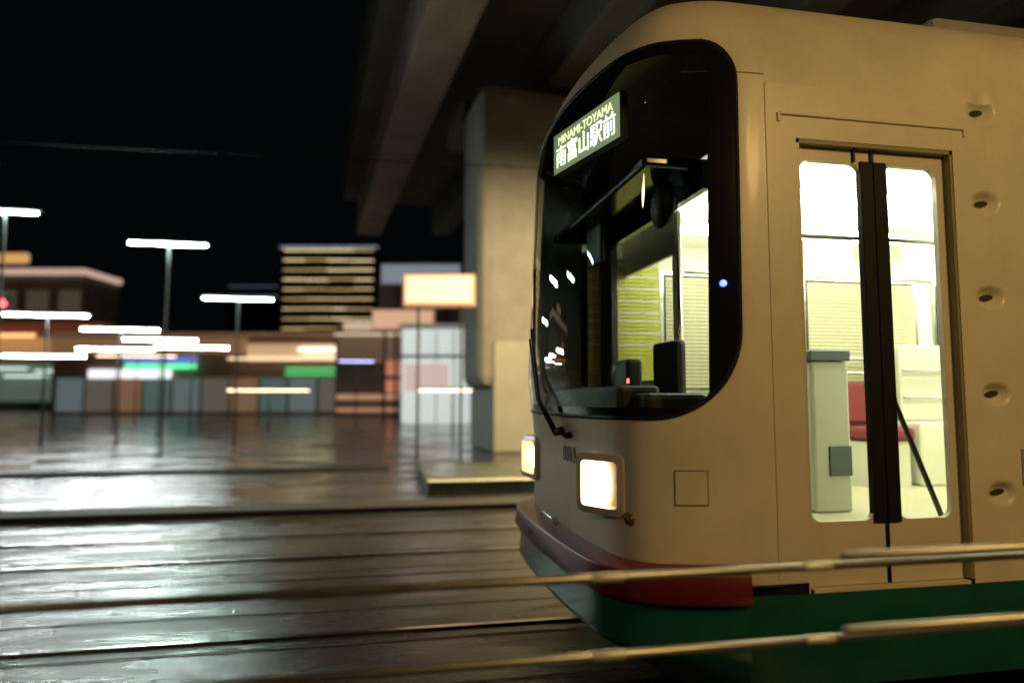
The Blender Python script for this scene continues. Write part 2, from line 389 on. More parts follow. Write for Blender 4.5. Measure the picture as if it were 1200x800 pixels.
for yy in (.55, 1.75):
    p_ = MB(); p_.tube([(.4, yy, 2.42), (9, yy, 2.42)], .013, steel); hr = p_.build('overhead_rail', tram)
    for k in range(3):
        xx = 3.1 + .45 * k
        h = MB(); h.tube([(xx, yy, 2.42), (xx, yy, 2.27)], .008, darkp, 6)
        h.tube([(xx + .045 * math.cos(a), yy, 2.22 + .05 * math.sin(a)) for a in [2 * math.pi * j / 12 for j in range(13)]], .008, white_in, 6, cap=False); h.build('hanging_strap', hr)
for x0 in (.35, .95, 1.7):
    a_ = MB(); a_.box((x0, 1.10, 2.34), (x0 + .36, 1.106, 2.58), mat('hanging_card', (.75, .73, .62), .5)); a_.build('hanging_poster', tram)
# wall rails opposite the door
for z in (1.48, 1.60):
    p_ = MB(); p_.tube([(.95, W - .20, z + .22), (3.2, W - .20, z + .22)], .012, steel); p_.build('window_rail', tram)
# far windows with slatted blinds half drawn
blind = mat('slatted_blind', (.50, .48, .33), .6)
for k, (a, b) in enumerate(wins):
    a -= 1.28; b -= 1.28
    o_ = MB(); o_.quad((a, W - .02, 1.55), (b, W - .02, 1.55), (b, W - .02, 2.50), (a, W - .02, 2.50), glass_d); wo = o_.build('side_window', tram)
    fr = MB()
    fr.box((a - .02, W - .07, 1.53), (b + .02, W - .03, 1.56), steel); fr.box((a - .02, W - .07, 2.49), (b + .02, W - .03, 2.52), steel)
    fr.box((a - .02, W - .07, 1.56), (a + .01, W - .03, 2.49), steel); fr.box((b - .01, W - .07, 1.56), (b + .02, W - .03, 2.49), steel); fr.build('frame', wo)
    if k < 3:
        bl = MB()
        z = 2.47
        while z > 1.60:
            bl.box((a + .02, W - .085, z - .026), (b - .02, W - .078, z - .002), blind, M=None); z -= .030
        bl.build('blind', wo)
for k, (a, b) in enumerate(wins):
    o_ = MB(); o_.quad((a, .02, 1.55), (b, .02, 1.55), (b, .02, 2.50), (a, .02, 2.50), glass_d); wo = o_.build('side_window', tram)
    fr = MB()
    for bx in (((a - .03, -.012, 1.52), (b + .03, .03, 1.55)), ((a - .03, -.012, 2.5), (b + .03, .03, 2.53)), ((a - .03, -.012, 1.55), (a, .03, 2.5)), ((b, -.012, 1.55), (b + .03, .03, 2.5))): fr.box(*bx, rubber)
    fr.build('frame', wo)
bl = MB(); z = 2.60; yb = mat('yellow_green_blind', (.40, .40, .06), .6)
while z > 1.58:
    bl.box((-.20, W - .10, z - .030), (.40, W - .09, z - .003), yb if z < 1.9 or int(z * 33) % 3 else blind); z -= .032
bl.build('cab_blind', tram)
# front door: two leaves, rounded panes, black rubber edge
def rrect(x0, x1, z0, z1, r, n=8):
    out = []
    for cx, cz, a0 in ((x1 - r, z0 + r, -90), (x1 - r, z1 - r, 0), (x0 + r, z1 - r, 90), (x0 + r, z0 + r, 180)):
        for k in range(n + 1):
            a = R(a0 + 90 * k / n); out.append((cx + r * math.cos(a), cz + r * math.sin(a)))
    return out
DY = .045
def leaf(x0, x1, g0, g1, rub_side):
    d = empty('door_leaf'); d.parent = tram
    zlo, zhi = .615, 2.735; G0, G1 = .91, 2.665
    inner = rrect(g0, g1, G0, G1, .055); cx, cz = (g0 + g1) / 2, (G0 + G1) / 2
    out = []
    for (x, z) in inner:
        out.append((min(max(cx + (x - cx) * 3, x0), x1), min(max(cz + (z - cz) * 3, zlo), zhi)))
    n = len(inner); mb = MB()
    mb.add([(x, DY, z) for x, z in inner] + [(x, DY, z) for x, z in out], [[k, (k + 1) % n, n + (k + 1) % n, n + k] for k in range(n)], cream2)
    mb.add([(x, DY, z) for x, z in inner] + [(x, DY + .03, z) for x, z in inner], [[k, (k + 1) % n, n + (k + 1) % n, n + k] for k in range(n)], cream2, True)
    for xx in (x0, x1): mb.quad((xx, DY, zlo), (xx, DY + .03, zlo), (xx, DY + .03, zhi), (xx, DY, zhi), cream2)
    mb.build('door_panel', d)
    gl = MB(); gl.add([(x, DY + .012, z) for x, z in inner], [list(range(n))], glass_d); gl.build('door_glass', d)
    rb = MB()
    if rub_side > 0: rb.box((g1 - .006, DY - .012, G0 - .012), (x1, DY + .028, G1 + .012), rubber, bev=.004); rb.box((x1 - .008, DY - .004, zlo), (x1, DY + .028, zhi), rubber)
    else: rb.box((x0, DY - .012, G0 - .012), (g0 + .006, DY + .028, G1 + .012), rubber, bev=.004); rb.box((x0, DY - .004, zlo), (x0 + .008, DY + .028, zhi), rubber)
    rb.build('rubber_edge', d)
leaf(.180, .610, .205, .545, 1); leaf(.614, 1.035, .682, .985, -1)
gt = MB(); gt.box((.075, -.012, 2.865), (1.12, .002, 2.88), cream, bev=.004); gt.box((.062, -.010, 2.83), (.08, .002, 2.875), cream, bev=.004); gt.box((1.115, -.010, 2.83), (1.133, .002, 2.875), cream, bev=.004); gt.build('rain_gutter', tram)
for x in (.50, .60):
    hgs = MB(); hgs.box((x, .028, 2.67), (x + .008, .044, 2.74), darkp); hgs.build('door_guide', tram)
pl = MB(); pl.box((1.36, -.006, 1.06), (1.46, -.001, 1.24), mat('grey_plate', (.35, .33, .36), .4), bev=.002); po = pl.build('side_plate', tram)
q = MB()
for k in range(4): q.box((1.375, -.008, 1.085 + .035 * k), (1.445 - .012 * (k % 2), -.0062, 1.097 + .035 * k), mat('plate_ink', (.12, .06, .12), .5))
q.build('plate_print', po)
# side skirt and green lower front
zt = .60
def flare(u, z):               # lower front: outward at the bumper, tucked under below
    return P(u, max(z, 1.0))
gs = MB()
def low(u, z, off):            # lower body section point
    x, y = plan_at(u); e = .01
    a = Vector(plan_at(max(u - e, 0))); b = Vector(plan_at(min(u + e, UL))); t = (b - a); nrm = Vector((-abs(0) + t.y * -1, t.x)); nrm.normalize()
    if nrm.dot(Vector((x - .3, y - W / 2))) < 0: nrm = -nrm
    wgt = min(1, max(0, -x / .7))
    tuck = max(0, (.40 - z) / .23) ** 1.1
    fac = 1 - .42 * tuck * wgt
    q_ = Vector((x, y)) + nrm * off
    return Vector((q_.x * fac, W / 2 + (q_.y - W / 2) * (1 - .10 * tuck * wgt), z))
N2 = 90
def low_strip(mb, u0, u1, prof_, material, n=N2, smooth=True):   # prof_ = [(z, off)]
    vs = [low(u0 + (u1 - u0) * k / n, z, o_) for z, o_ in prof_ for k in range(n + 1)]
    m2 = n + 1; mb.add(vs, [[r * m2 + k, r * m2 + k + 1, (r + 1) * m2 + k + 1, (r + 1) * m2 + k] for r in range(len(prof_) - 1) for k in range(n)], material, smooth)
ub0, ub1 = .19, UL - .19
low_strip(gs, 0, ub0, [(.18, .0), (.40, .0), (zt, .0)], green, 8)
low_strip(gs, ub1, UL, [(.18, .0), (.40, .0), (zt, .0)], green, 8)
low_strip(gs, ub0, ub1, [(.17, .02), (.24, .07), (.30, .095), (.36, .105), (.40, .11), (.42, .11), (.52, .10), (.605, .10)], green)
wall(gs, 0, green, (0, TL), [], .18, .597); wall(gs, W, green, (0, TL), [], .18, .597)
gs.build('green_skirt', tram)
bm_ = MB(); low_strip(bm_, ub0, ub1, [(.598, .112), (.600, .136), (.604, .140), (.722, .132), (.728, .129), (.732, .122)], red)
low_strip(bm_, ub0, ub1, [(.732, .122), (.740, .060), (.744, .0), (.744, -.03)], red)
for uu in (ub0, ub1):
    bm_.add([low(uu, .598, 0), low(uu, .598, .112), low(uu, .604, .140), low(uu, .726, .131), low(uu, .740, .06), low(uu, .744, 0)], [[0, 1, 2, 3, 4, 5]], red)
bo = bm_.build('bumper', tram)
q = MB()
for cu, wd in ((UL * .56, .10),):
    q.add([low(cu - wd / 2, .64, .145), low(cu + wd / 2, .64, .145), low(cu + wd / 2, .68, .145), low(cu - wd / 2, .68, .145)], [[0, 1, 2, 3]], rubber)
q.build('bumper_slot', bo)
# bumper ledge bracket
q = MB(); q.tube([low(UL * .47, .76, .05), low(UL * .50, .775, .05), low(UL * .56, .775, .05), low(UL * .59, .76, .05)], .010, steel, 8); q.build('step_bar', bo)
rc = MB(); low_strip(rc, 0, ub0 + .0, [(.602, .0015), (.648, .0015), (.648, .03)], rubber, 8); rc.box((0.001, -.003, .602), (DX0 - .01, .02, .648), rubber); rc.build('rubber_sill', tram)
low_b = MB(); low_strip(low_b, 0, ub0, [(.648, .0), (.745, .0)], cream, 8); low_strip(low_b, ub1, UL, [(.602, .0), (.745, .0)], cream, 8)
low_strip(low_b, ub0, ub1, [(.70, .0), (.745, .0)], cream); low_b.build('lower_panel', tram)
ug = MB(); ug.box((-.35, .12, .22), (TL - .2, W - .12, .70), mat('underfloor_black', (.01, .01, .01), .8)); ug.build('underframe', tram)
for x in (1.9, 9.6):
    for dx in (0, 1.4):
        wv = MB(); wv.tube([(x + dx, .58, .31), (x + dx, .70, .31)], .31, steel, 24); wv.build('wheel', tram)
# windshield: black border, clear pane
fr = MB()
ring_mesh(fr, [[P(*pane_pt(i_, 1, .012), 0.0) for i_ in range(NP)], [P(*pane_pt(i_, 1, .008), .010) for i_ in range(NP)], [P(*pane_pt(i_, 1, -.006), .011) for i_ in range(NP)], [P(*pane_pt(i_, 1, -.014), .004) for i_ in range(NP)]], rubber)
fo = fr.build('windshield_seal', tram)
def inner_pt(i_):
    u, z = pane_pt(i_, 1, -.013); 
    lo_u, hi_u, lo_z, hi_z = UA + .17, UB - .17, ZA + .075, ZB - .10
    return u, z
edge = [pane_pt(i_, 1, -.013) for i_ in range(NP)]
inn = [(min(max(u, UA + .155), UB - .155), min(max(z, ZA + .05), ZB - .07)) for u, z in edge]
b_ = MB(); ring_mesh(b_, [[P(u + (u2 - u) * t, z + (z2 - z) * t, .004) for (u, z), (u2, z2) in zip(edge, inn)] for t in (0, .5, 1)], black); 
b_.build('windshield_border', tram)
gp = MB(); rings = []
for a in range(15):
    t = a / 14 * .995; rings.append([P(u + (UC - u) * t, z + (ZC - z) * t, .004) for u, z in inn])
ring_mesh(gp, rings, glass_w, True, True); gp.build('windshield', tram)
# destination sign, behind the glass
sg = empty('destination_sign'); sg.parent = tram
A = Vector((-.555, .50, 0)); B = Vector((-.735, 1.20, 0)); dr = (A - B).normalized()  # reading direction towards the near side
nrm = dr.cross(Vector((0, 0, 1)))
SW = (A - B).length; zc0, zc1 = 2.90, 3.15
mid = (A + B) / 2
M = axes((mid.x, mid.y, (zc0 + zc1) / 2), dr, (0, 0, 1))
q = MB(); q.box((-SW / 2 - .012, -.132, -.05), (SW / 2 + .012, .132, -.004), darkp, bev=.005, M=M); q.build('sign_case', sg)
q = MB(); q.box((-SW / 2, -.124, -.003), (SW / 2, .124, .001), mat('sign_screen', (.1, .12, .08), .3, emit=.42, ecol=(.60, .75, .42)), M=M); q.build('sign_screen', sg)
text_obj('destination_text', '南富山駅前', .142, lamp_mat('sign_letters', (.97, 1, .80), 3.2), M @ Matrix.Translation((0, -.040, .004)), sg, .001, .94)
text_obj('destination_romaji', 'MINAMI-TOYAMA', .076, lamp_mat('sign_small_letters', (1, .95, .50), 1.9), M @ Matrix.Translation((0, .068, .004)), sg, .001, 1.0)
# cab: dashboard, console, driver seat, mirror, pilot lamp, blue glint
cb = MB(); cb.box((-.52, .28, .80), (-.18, W - .28, 1.52), darkp, bev=.03); cb.box((-.60, .45, 1.30), (-.36, W - .45, 1.56), darkp, bev=.03); co = cb.build('dashboard', tram)
q = MB(); q.box((-.40, .85, 1.52), (-.30, 1.05, 1.72), darkp, bev=.02); q.build('controller', co)
q = MB(); q.tube([(-.34, 1.30, 1.52), (-.34, 1.30, 1.64), (-.30, 1.36, 1.70)], .02, rubber); q.build('brake_handle', co)
q = MB(); q.box((-.485, .60, 1.575), (-.480, .63, 1.60), lamp_mat('red_pilot_lamp', (1, .05, .04), 9)); q.build('pilot_lamp', co)
ds = MB(); ds.box((-.12, 1.02, 1.12), (.06, 1.46, 1.24), darkp, bev=.04); ds.box((.00, 1.04, 1.2), (.07, 1.44, 1.86), darkp, bev=.03); ds.build('driver_seat', tram)
q = MB(); q.tube([(-.28, .50, 2.76), (-.30, .50, 2.62)], .012, rubber); 
q.tube([(-.285, .50, 2.54), (-.30, .50, 2.54), (-.33, .50, 2.54), (-.36, .50, 2.54)], [.04, .13, .13, .03], rubber, 20); q.build('cab_fan', tram)
q = MB(); q.box((-.43, 1.20, 2.36), (-.40, 1.52, 2.62), rubber, bev=.02); q.tube([(-.42, 1.36, 2.60), (-.40, 1.36, 2.80)], .012, rubber); q.build('rear_view_mirror', tram)
q = MB(); q.box((-.52, .26, 2.66), (-.18, W - .25, 2.72), black, bev=.02); q.box((-.22, .22, 2.55), (-.18, W - .25, 2.70), black); q.build('cab_header', tram)
q = MB(); q.box((-.10, .09, 1.3), (-.06, .19, 2.70), darkp, bev=.01); q.box((-.10, W - .35, .8), (-.04, W - .09, 2.70), darkp, bev=.01); q.build('cab_pillar', tram)
q = MB(); q.tube([P(UA + .085, 2.03, .006), P(UA + .085, 2.03, .016), P(UA + .085, 2.03, .020)], [.016, .016, .008], lamp_mat('blue_glint_bead', (.05, .1, 1), 7), 12); q.build('blue_glint_bead', tram)  # glowing bead added on the border for a blue reflection in the glass
cu_ = MB()
vs = [P(UB - .72 + .62 * k / 14, z, -.045 - .012 * (k % 2)) for z in (1.44, 2.0, 2.6, 3.15) for k in range(15)]
cu_.add(vs, [[a * 15 + k, a * 15 + k + 1, a * 15 + k + 16, a * 15 + k + 15] for a in range(3) for k in range(14)], mat('backing_dark', (.03, .035, .03), .9), True); cu_.build('dark_backing', tram)  # dark sheet added to keep the far corner of the windscreen dark
# headlights
hl = lamp_mat('headlight_bulb', (1, .80, .52), 22); hr_ = mat('headlight_reflector', (.8, .6, .4), .3, emit=1.5, ecol=(1, .60, .34))
def find_u(ytar, lo=True):
    best = None
    for k in range(2000):
        u = UL * k / 2000; x, y = plan_at(u)
        if (u < UL / 2) == lo and (best is None or abs(y - ytar) < best[0]): best = (abs(y - ytar), u)
    return best[1]
for yt, lo in ((.385, True), (W - .385, False)):
    u = find_u(yt, lo); zc = 1.075
    p = P0(u, zc); aa = R(30) if lo else R(6); M = axes(p + Vector((-.008, -.012 if lo else 0, 0)), (math.sin(aa), -math.cos(aa), 0), (0, 0, 1))
    h = empty('headlight'); h.parent = tram
    hs, hz = (.118, .112) if lo else (.135, .112)
    o1 = rrect(-hs - .035, hs + .035, -hz - .035, hz + .035, .04); o2 = rrect(-hs, hs, -hz, hz, .025); o3 = rrect(-hs + .012, hs - .012, -hz + .012, hz - .012, .02)
    n = len(o1); mb = MB()
    rings = [[M @ Vector((x * 1.06, z * 1.06, -.12)) for x, z in o1], [M @ Vector((x, z, .045)) for x, z in o1], [M @ Vector((x, z, .052)) for x, z in o2], [M @ Vector((x, z, -.03)) for x, z in o3]]
    vs = [p_ for r in rings for p_ in r]
    mb.add(vs, [[a * n + k, a * n + (k + 1) % n, (a + 1) * n + (k + 1) % n, (a + 1) * n + k] for a in range(3) for k in range(n)], cream2, False)
    mb.build('headlight_bezel', h)
    mb = MB(); mb.add([M @ Vector((x, z, -.028)) for x, z in o3], [list(range(n))], hr_)
    mb.build('headlight_reflector', h)
    mb = MB(); ctr = -.02 if lo else .02
    for r0, zz0 in ((0, 0),):
        pts = [(M @ Vector((ctr, -.005, -.026))), (M @ Vector((ctr, -.005, .0))), (M @ Vector((ctr, -.005, .014)))]
        mb.tube(pts, [.085, .085, .05], hl, 24)
    mb.build('headlight_bulb', h)
    mb = MB(); mb.add([M @ Vector((x, z, .030)) for x, z in o2], [list(range(n))], thin_glass('lens_glass' + str(lo), (.98, .95, .9))); mb.build('headlight_lens', h)
# side marker below the near headlight, small hatch, number, rain shade
u = find_u(.20, True); p = P0(u, .93); q = MB(); q.tube([p + Vector((.01, .01, 0)), p + Vector((-.012, -.025, 0))], [.035, .02], mat('amber_marker', (.12, .05, .02), .3), 14); q.build('marker_lamp', tram)
def on_body(mb, u0, u1, z0, z1, off, material, n=8):
    vs = [P(u0 + (u1 - u0) * k / n, z, off) for z in (z0, z1) for k in range(n + 1)]; m2 = n + 1
    mb.add(vs, [[k, k + 1, m2 + k + 1, m2 + k] for k in range(n)], material, True)
q = MB(); on_body(q, .33, .475, 1.01, 1.16, .005, cream)
o_h = q.build('hatch', tram)
q = MB(); gl = mat('panel_gap', (.10, .08, .05), .7)
for (a, b, c_, d_) in ((.326, .479, 1.005, 1.010), (.326, .479, 1.160, 1.165), (.326, .330, 1.01, 1.16), (.475, .479, 1.01, 1.16)): on_body(q, a, b, c_, d_, .0035, gl)
q.build('hatch_gap', o_h)
sm_ = MB(); on_body(sm_, .0, .45, 3.06, 3.064, .002, gl); sm_.box((-.0015, -.0025, .66), (.0015, .001, 3.02), mat('seam', (.50, .43, .28), .7)); sm_.build('panel_seam', tram)
un = find_u(.93, True); pn = P0(un, 1.17); dn = (P0(un + .05, 1.17) - P0(un - .05, 1.17)).normalized()
M = axes(pn + Vector((-.004, 0, 0)), -dn, (0, 0, 1))
if (M.to_3x3() @ Vector((0, 0, 1))).x > 0: M = axes(pn + Vector((-.004, 0, 0)), dn, (0, 0, 1))
text_obj('fleet_number', '8004', .13, mat('number_paint', (.05, .05, .05), .35), M @ Matrix.Translation((0, 0, .004)), tram, .0015, .9)
# wiper: pivot with twin arms and blade
wp = empty('wiper'); wp.parent = tram
up = find_u(.98, True)
def wpt(u, z, off): return P(u, z, off)
q = MB(); q.tube([wpt(up, 1.31, .0), wpt(up, 1.31, .06)], .022, rubber, 12); q.tube([wpt(up - .13, 1.29, .0), wpt(up - .13, 1.29, .035)], .016, rubber, 12)
q.tube([wpt(up, 1.31, .045), wpt(up - .07, 1.325, .05), wpt(up - .13, 1.29, .03)], .014, rubber, 8); q.build('wiper_pivot', wp)
q = MB(); q.tube([wpt(up, 1.31, .05), wpt(up + .10, 1.50, .06), wpt(up + .26, 1.92, .05)], [.018, .012, .008], rubber, 8)
q.tube([wpt(up + .03, 1.31, .05), wpt(up + .15, 1.50, .06), wpt(up + .30, 1.86, .05)], [.010, .008, .007], rubber, 8); q.build('wiper_arm', wp)
q = MB(); q.tube([wpt(up + .20 + .16 * k / 8, 1.52 + .80 * k / 8, .028) for k in range(9)], .010, rubber, 6); q.build('wiper_blade', wp)
# ------------------------------------------------------------------ viaduct over the street
va = R(-5.5); vdir = Vector((math.sin(va), math.cos(va), 0)); vr = Vector((math.cos(va), -math.sin(va), 0))
vo = Vector((0.9, 16, 0))       # a point under the left girder
def vm(x, y, z): return vo + vr * x + vdir * y + Vector((0, 0, z))
VM = Matrix(((vr.x, vdir.x, 0, vo.x), (vr.y, vdir.y, 0, vo.y), (0, 0, 1, 0), (0, 0, 0, 1)))
vt = empty('viaduct', vo, 0, 'dark concrete railway viaduct passing over the tram', 'viaduct')
def vpart(name, boxes, material, bev=0.05):
    mb = MB()
    for a, b in boxes: mb.box(a, b, material, bev=bev, M=Matrix.Translation(-vo) @ VM)
    return mb.build(name, vt)
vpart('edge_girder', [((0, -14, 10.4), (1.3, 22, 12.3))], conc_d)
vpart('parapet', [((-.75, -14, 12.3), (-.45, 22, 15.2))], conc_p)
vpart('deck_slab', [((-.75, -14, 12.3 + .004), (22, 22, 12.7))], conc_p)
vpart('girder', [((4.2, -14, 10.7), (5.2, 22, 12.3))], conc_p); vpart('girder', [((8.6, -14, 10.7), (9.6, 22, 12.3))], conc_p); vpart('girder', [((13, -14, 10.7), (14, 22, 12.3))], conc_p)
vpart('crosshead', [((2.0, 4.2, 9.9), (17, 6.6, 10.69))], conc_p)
# pillar under the crosshead
A = at(588, 500, 20); 
pil = empty('viaduct_pillar', (A.x, A.y, 0), -va, 'broad pale concrete pillar behind the tram, holding up the viaduct', 'pillar')
q = MB(); q.box((-.95, -1.2, 1.72), (3.4, 1.2, 10.4), conc, bev=.35); q.build('shaft', pil)
q = MB(); q.box((-.60, -1.32, 0), (3.6, 1.32, 3.05), mat('pillar_cladding', (.42, .42, .36), .6, noise=.15, nscale=1.5), bev=.05); q.build('cladding', pil)
# ------------------------------------------------------------------ trolley wires
for (px0, py0, d0, px1, py1, d1, lab) in ((-300, 150, 20, 900, 209, 11, 'thin black contact wire crossing in front of the pale pillar'), (-400, 130, 30, 560, 187, 22, 'faint far contact wire high in the black sky')):
    a, b = at(px0, py0, d0), at(px1, py1, d1); m2 = (a + b) / 2 - Vector((0, 0, .05))
    q = MB(); q.tube([a, m2, b], .014, rubber, 6); tag(q.build('contact_wire'), lab, 'wire', 'contact wires over the tracks')

# ------------------------------------------------------------------ lamps, smeared light streaks shaped as long tube heads
GRP = 'slim lamp posts, tube heads stretched to light streaks'
def streak_lamp(px, py, wpx, d, colr, s, lab, grp=GRP, r=.017, warm=False):
    c = at(px, py, d); hw = wpx / FPX * d / 2
    t = empty('street_lamp', (c.x, c.y, 0), 0, lab, 'street lamp', grp)
    q = MB(); q.tube([(0, .10, 0), (0, .10, c.z - .1), (0, .10, c.z + .02)], [.04, .03, .025], polem, 10); q.build('post', t)
    q = MB(); q.box((-hw - .04, -.05, c.z + .03), (hw + .04, .13, c.z + .09), polem, bev=.02); q.build('lamp_housing', t)
    q = MB(); q.tube([(-hw, 0, c.z - .01), (-hw + .03, 0, c.z - .01), (hw - .03, 0, c.z - .01), (hw, 0, c.z - .01)], [r * .5, r, r, r * .5], lamp_mat('tube_%s_%d' % (colr, s), COLS[colr], s), 10); q.build('streak_tube', t)
COLS = {'cool': (.74, 1, .88), 'white': (.93, 1, 1), 'warm': (1, .72, .46), 'orange': (1, .55, .22), 'blue': (.5, .5, 1), 'green': (.1, 1, .3)}
LAMPS = [
 (-62, 190, 96, 9, 'cool', 130, 'lamp standing outside the left border of the photo'),
 (4, 248, 74, 17, 'cool', 380, 'brightest lamp, high at the left border of the photo'),
 (197, 286, 86, 20, 'cool', 800, 'tall lamp alone in the black sky left of the office tower'),
 (279, 350, 78, 22, 'cool', 100, 'lamp just left of the office tower with striped windows'),
 (54, 369, 90, 21, 'white', 260, 'lamp in front of the low grey building at the left'),
 (141, 386, 84, 23, 'white', 260, 'lamp just right of the low grey building, under the tall one'),
 (188, 398, 80, 26, 'white', 260, 'lamp third from left along the row over the arcade roof'),
 (225, 407, 80, 30, 'white', 140, 'small lamp in the row over the middle of the arcade'),
 (136, 409, 84, 33, 'white', 260, 'small distant lamp in front of the blue shop sign'),
 (52, 417, 88, 24, 'white', 260, 'low lamp at the left, under the one before the grey building'),
 (160, 417, 86, 38, 'warm', 9, 'distant warm lamp close to the green and blue signs'),
 (315, 457, 92, 30, 'warm', 9, 'very low warm lamp in front of the arcade end'),
 (531, 457, 80, 28, 'warm', 10, 'very low warm lamp before the white lit entrance'),
 (418, 423, 40, 34, 'blue', 7, 'small bluish lamp at the right end of the arcade'),
]
for L_ in LAMPS: streak_lamp(*L_[:7] if False else L_[:6], L_[6])

# ------------------------------------------------------------------ buildings
def frame_at(px, d, rz=0.0):
    p = at(px, 465, d); return p
def bld(name, px0, px1, d, lab, cat, rz=None):
    # local frame: x to the right of the picture, y away, origin at ground of the left corner
    a = at(px0, 465, d); b = at(px1, 465, d); dirx = (b - a).normalized()
    o = empty(name, (a.x, a.y, 0), math.atan2(dirx.y, dirx.x), lab, cat); return o, (b - a).length
def zz(py, d): return at(600, py, d).z
def wx(px, px0, d): return (px - px0) / FPX * d
def panel(t, name, d, px0, pxa, pxb, pya, pyb, material, y0=-.12, th=.12, bev=0.0, d0=None):
    q = MB(); q.box((wx(pxa, px0, d), y0, zz(pyb, d)), (wx(pxb, px0, d), y0 + th, zz(pya, d)), material, bev=bev); return q.build(name, t)
bwall = mat('dark_grey_wall', (.16, .16, .15), .8, noise=.25, nscale=.5)
brown = mat('brown_tile_wall', (.30, .19, .12), .7, noise=.25, nscale=.5)
dkglass = mat('dark_window', (.015, .018, .02), .08)
# left building with bright eaves
d = 78; X0 = -140
t, wl = bld('low_building', X0, 92, d, 'low grey building at the left with pinkish lit eaves', 'building')
q = MB(); q.box((0, 0, 0), (wl, 7, zz(322, d)), mat('grey_cladding', (.30, .28, .22), .7, noise=.3, nscale=.3)); q.build('wall', t)
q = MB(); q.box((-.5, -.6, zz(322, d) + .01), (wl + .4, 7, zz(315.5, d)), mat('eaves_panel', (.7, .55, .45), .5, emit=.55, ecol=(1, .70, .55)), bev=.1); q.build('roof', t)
for a in range(6):
    px = X0 + 12 + a * 38; q = MB(); q.box((wx(px, X0, d), -.06, zz(372, d)), (wx(px + 26, X0, d), -.005, zz(340, d)), mat('dim_window', (.05, .05, .04), .3, emit=.05, ecol=(1, .9, .6))); wo = q.build('window', t)
    q = MB(); q.box((wx(px, X0, d) - .15, -.14, zz(372, d) - .3), (wx(px + 26, X0, d) + .15, -.01, zz(372, d) - .02), bwall); q.build('sill', wo)
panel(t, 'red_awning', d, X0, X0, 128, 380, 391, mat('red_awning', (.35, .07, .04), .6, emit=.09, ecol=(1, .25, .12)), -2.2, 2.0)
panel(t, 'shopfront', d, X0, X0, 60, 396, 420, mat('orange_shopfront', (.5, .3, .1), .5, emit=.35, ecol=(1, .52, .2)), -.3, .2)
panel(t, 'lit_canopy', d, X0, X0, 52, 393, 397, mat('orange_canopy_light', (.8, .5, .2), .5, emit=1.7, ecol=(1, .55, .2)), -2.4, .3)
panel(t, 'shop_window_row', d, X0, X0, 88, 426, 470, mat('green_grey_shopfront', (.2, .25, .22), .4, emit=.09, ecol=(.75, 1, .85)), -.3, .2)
for k, (xa, xb, y) in enumerate(((-20, 34, 431), (8, 58, 440), (44, 86, 434))): panel(t, 'shop_light_strip', d, X0, xa, xb, y, y + 1.6, lamp_mat('strip_cool', (.8, 1, .95), 1.6), -.7 - .05 * k, .1)
d2 = 95
t, wl = bld('rooftop_sign', -40, 22, d2, 'orange glowing rooftop sign above the low grey building', 'sign')
q = MB(); q.box((0, 0, zz(308, d2)), (wl, .8, zz(296, d2)), mat('orange_sign_face', (.6, .35, .1), .5, emit=.65, ecol=(1, .55, .2)), bev=.3); q.build('sign_face', t)
q = MB(); 
for x in (.8, wl - .8): q.tube([(x, .5, 0), (x, .5, zz(307, d2))], .15, polem, 8)
q.build('sign_legs', t)
# long arcade
d = 60; X0 = 60
t, wl = bld('shopping_arcade', X0, 436, d, 'long low shopping arcade with warm lit fascia behind the square', 'building')
q = MB(); q.box((0, 0, 0), (wl, 12, zz(393, d)), brown); q.build('wall', t)
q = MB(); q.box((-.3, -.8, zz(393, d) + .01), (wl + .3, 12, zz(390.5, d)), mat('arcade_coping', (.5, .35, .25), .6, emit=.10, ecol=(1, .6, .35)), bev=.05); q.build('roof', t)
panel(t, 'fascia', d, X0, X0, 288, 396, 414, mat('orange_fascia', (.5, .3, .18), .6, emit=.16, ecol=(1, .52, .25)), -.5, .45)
panel(t, 'fascia_sign', d, X0, 290, 352, 403, 423, mat('cream_sign', (.8, .6, .4), .5, emit=.42, ecol=(1, .66, .36)), -.6, .5, .05)
panel(t, 'fascia_sign', d, X0, 354, 429, 404, 422, mat('cream_sign_b', (.8, .6, .4), .5, emit=.75, ecol=(1, .74, .46)), -.62, .5, .05)
panel(t, 'sign_light_strip', d, X0, 350, 426, 409, 411, lamp_mat('strip_cream', (1, .9, .75), 2.4), -.85, .12)
panel(t, 'canopy_light_strip', d, X0, 270, 400, 419.5, 422, lamp_mat('strip_warm', (1, .72, .45), 1.5), -1.0, .12)
panel(t, 'blue_sign', d, X0, 148, 232, 418, 426, mat('blue_sign', (.05, .08, .5), .5, emit=.55, ecol=(.25, .35, 1)), -.75, .3, .03)
panel(t, 'green_sign', d, X0, 150, 231, 427, 432, lamp_mat('green_sign', (.08, 1, .35), 1.5), -.78, .3, .03)
panel(t, 'green_light_strip', d, X0, 335, 408, 431.5, 433.5, lamp_mat('green_strip', (.04, 1, .25), .9), -.5, .12)
panel(t, 'green_light_strip', d, X0, 335, 408, 437.5, 439.5, lamp_mat('green_strip', (.04, 1, .25), .9), -.5, .12)
panel(t, 'lit_shop_window', d, X0, 105, 200, 433, 443, lamp_mat('white_shop', (.9, .9, 1), 1.3), -.4, .3)
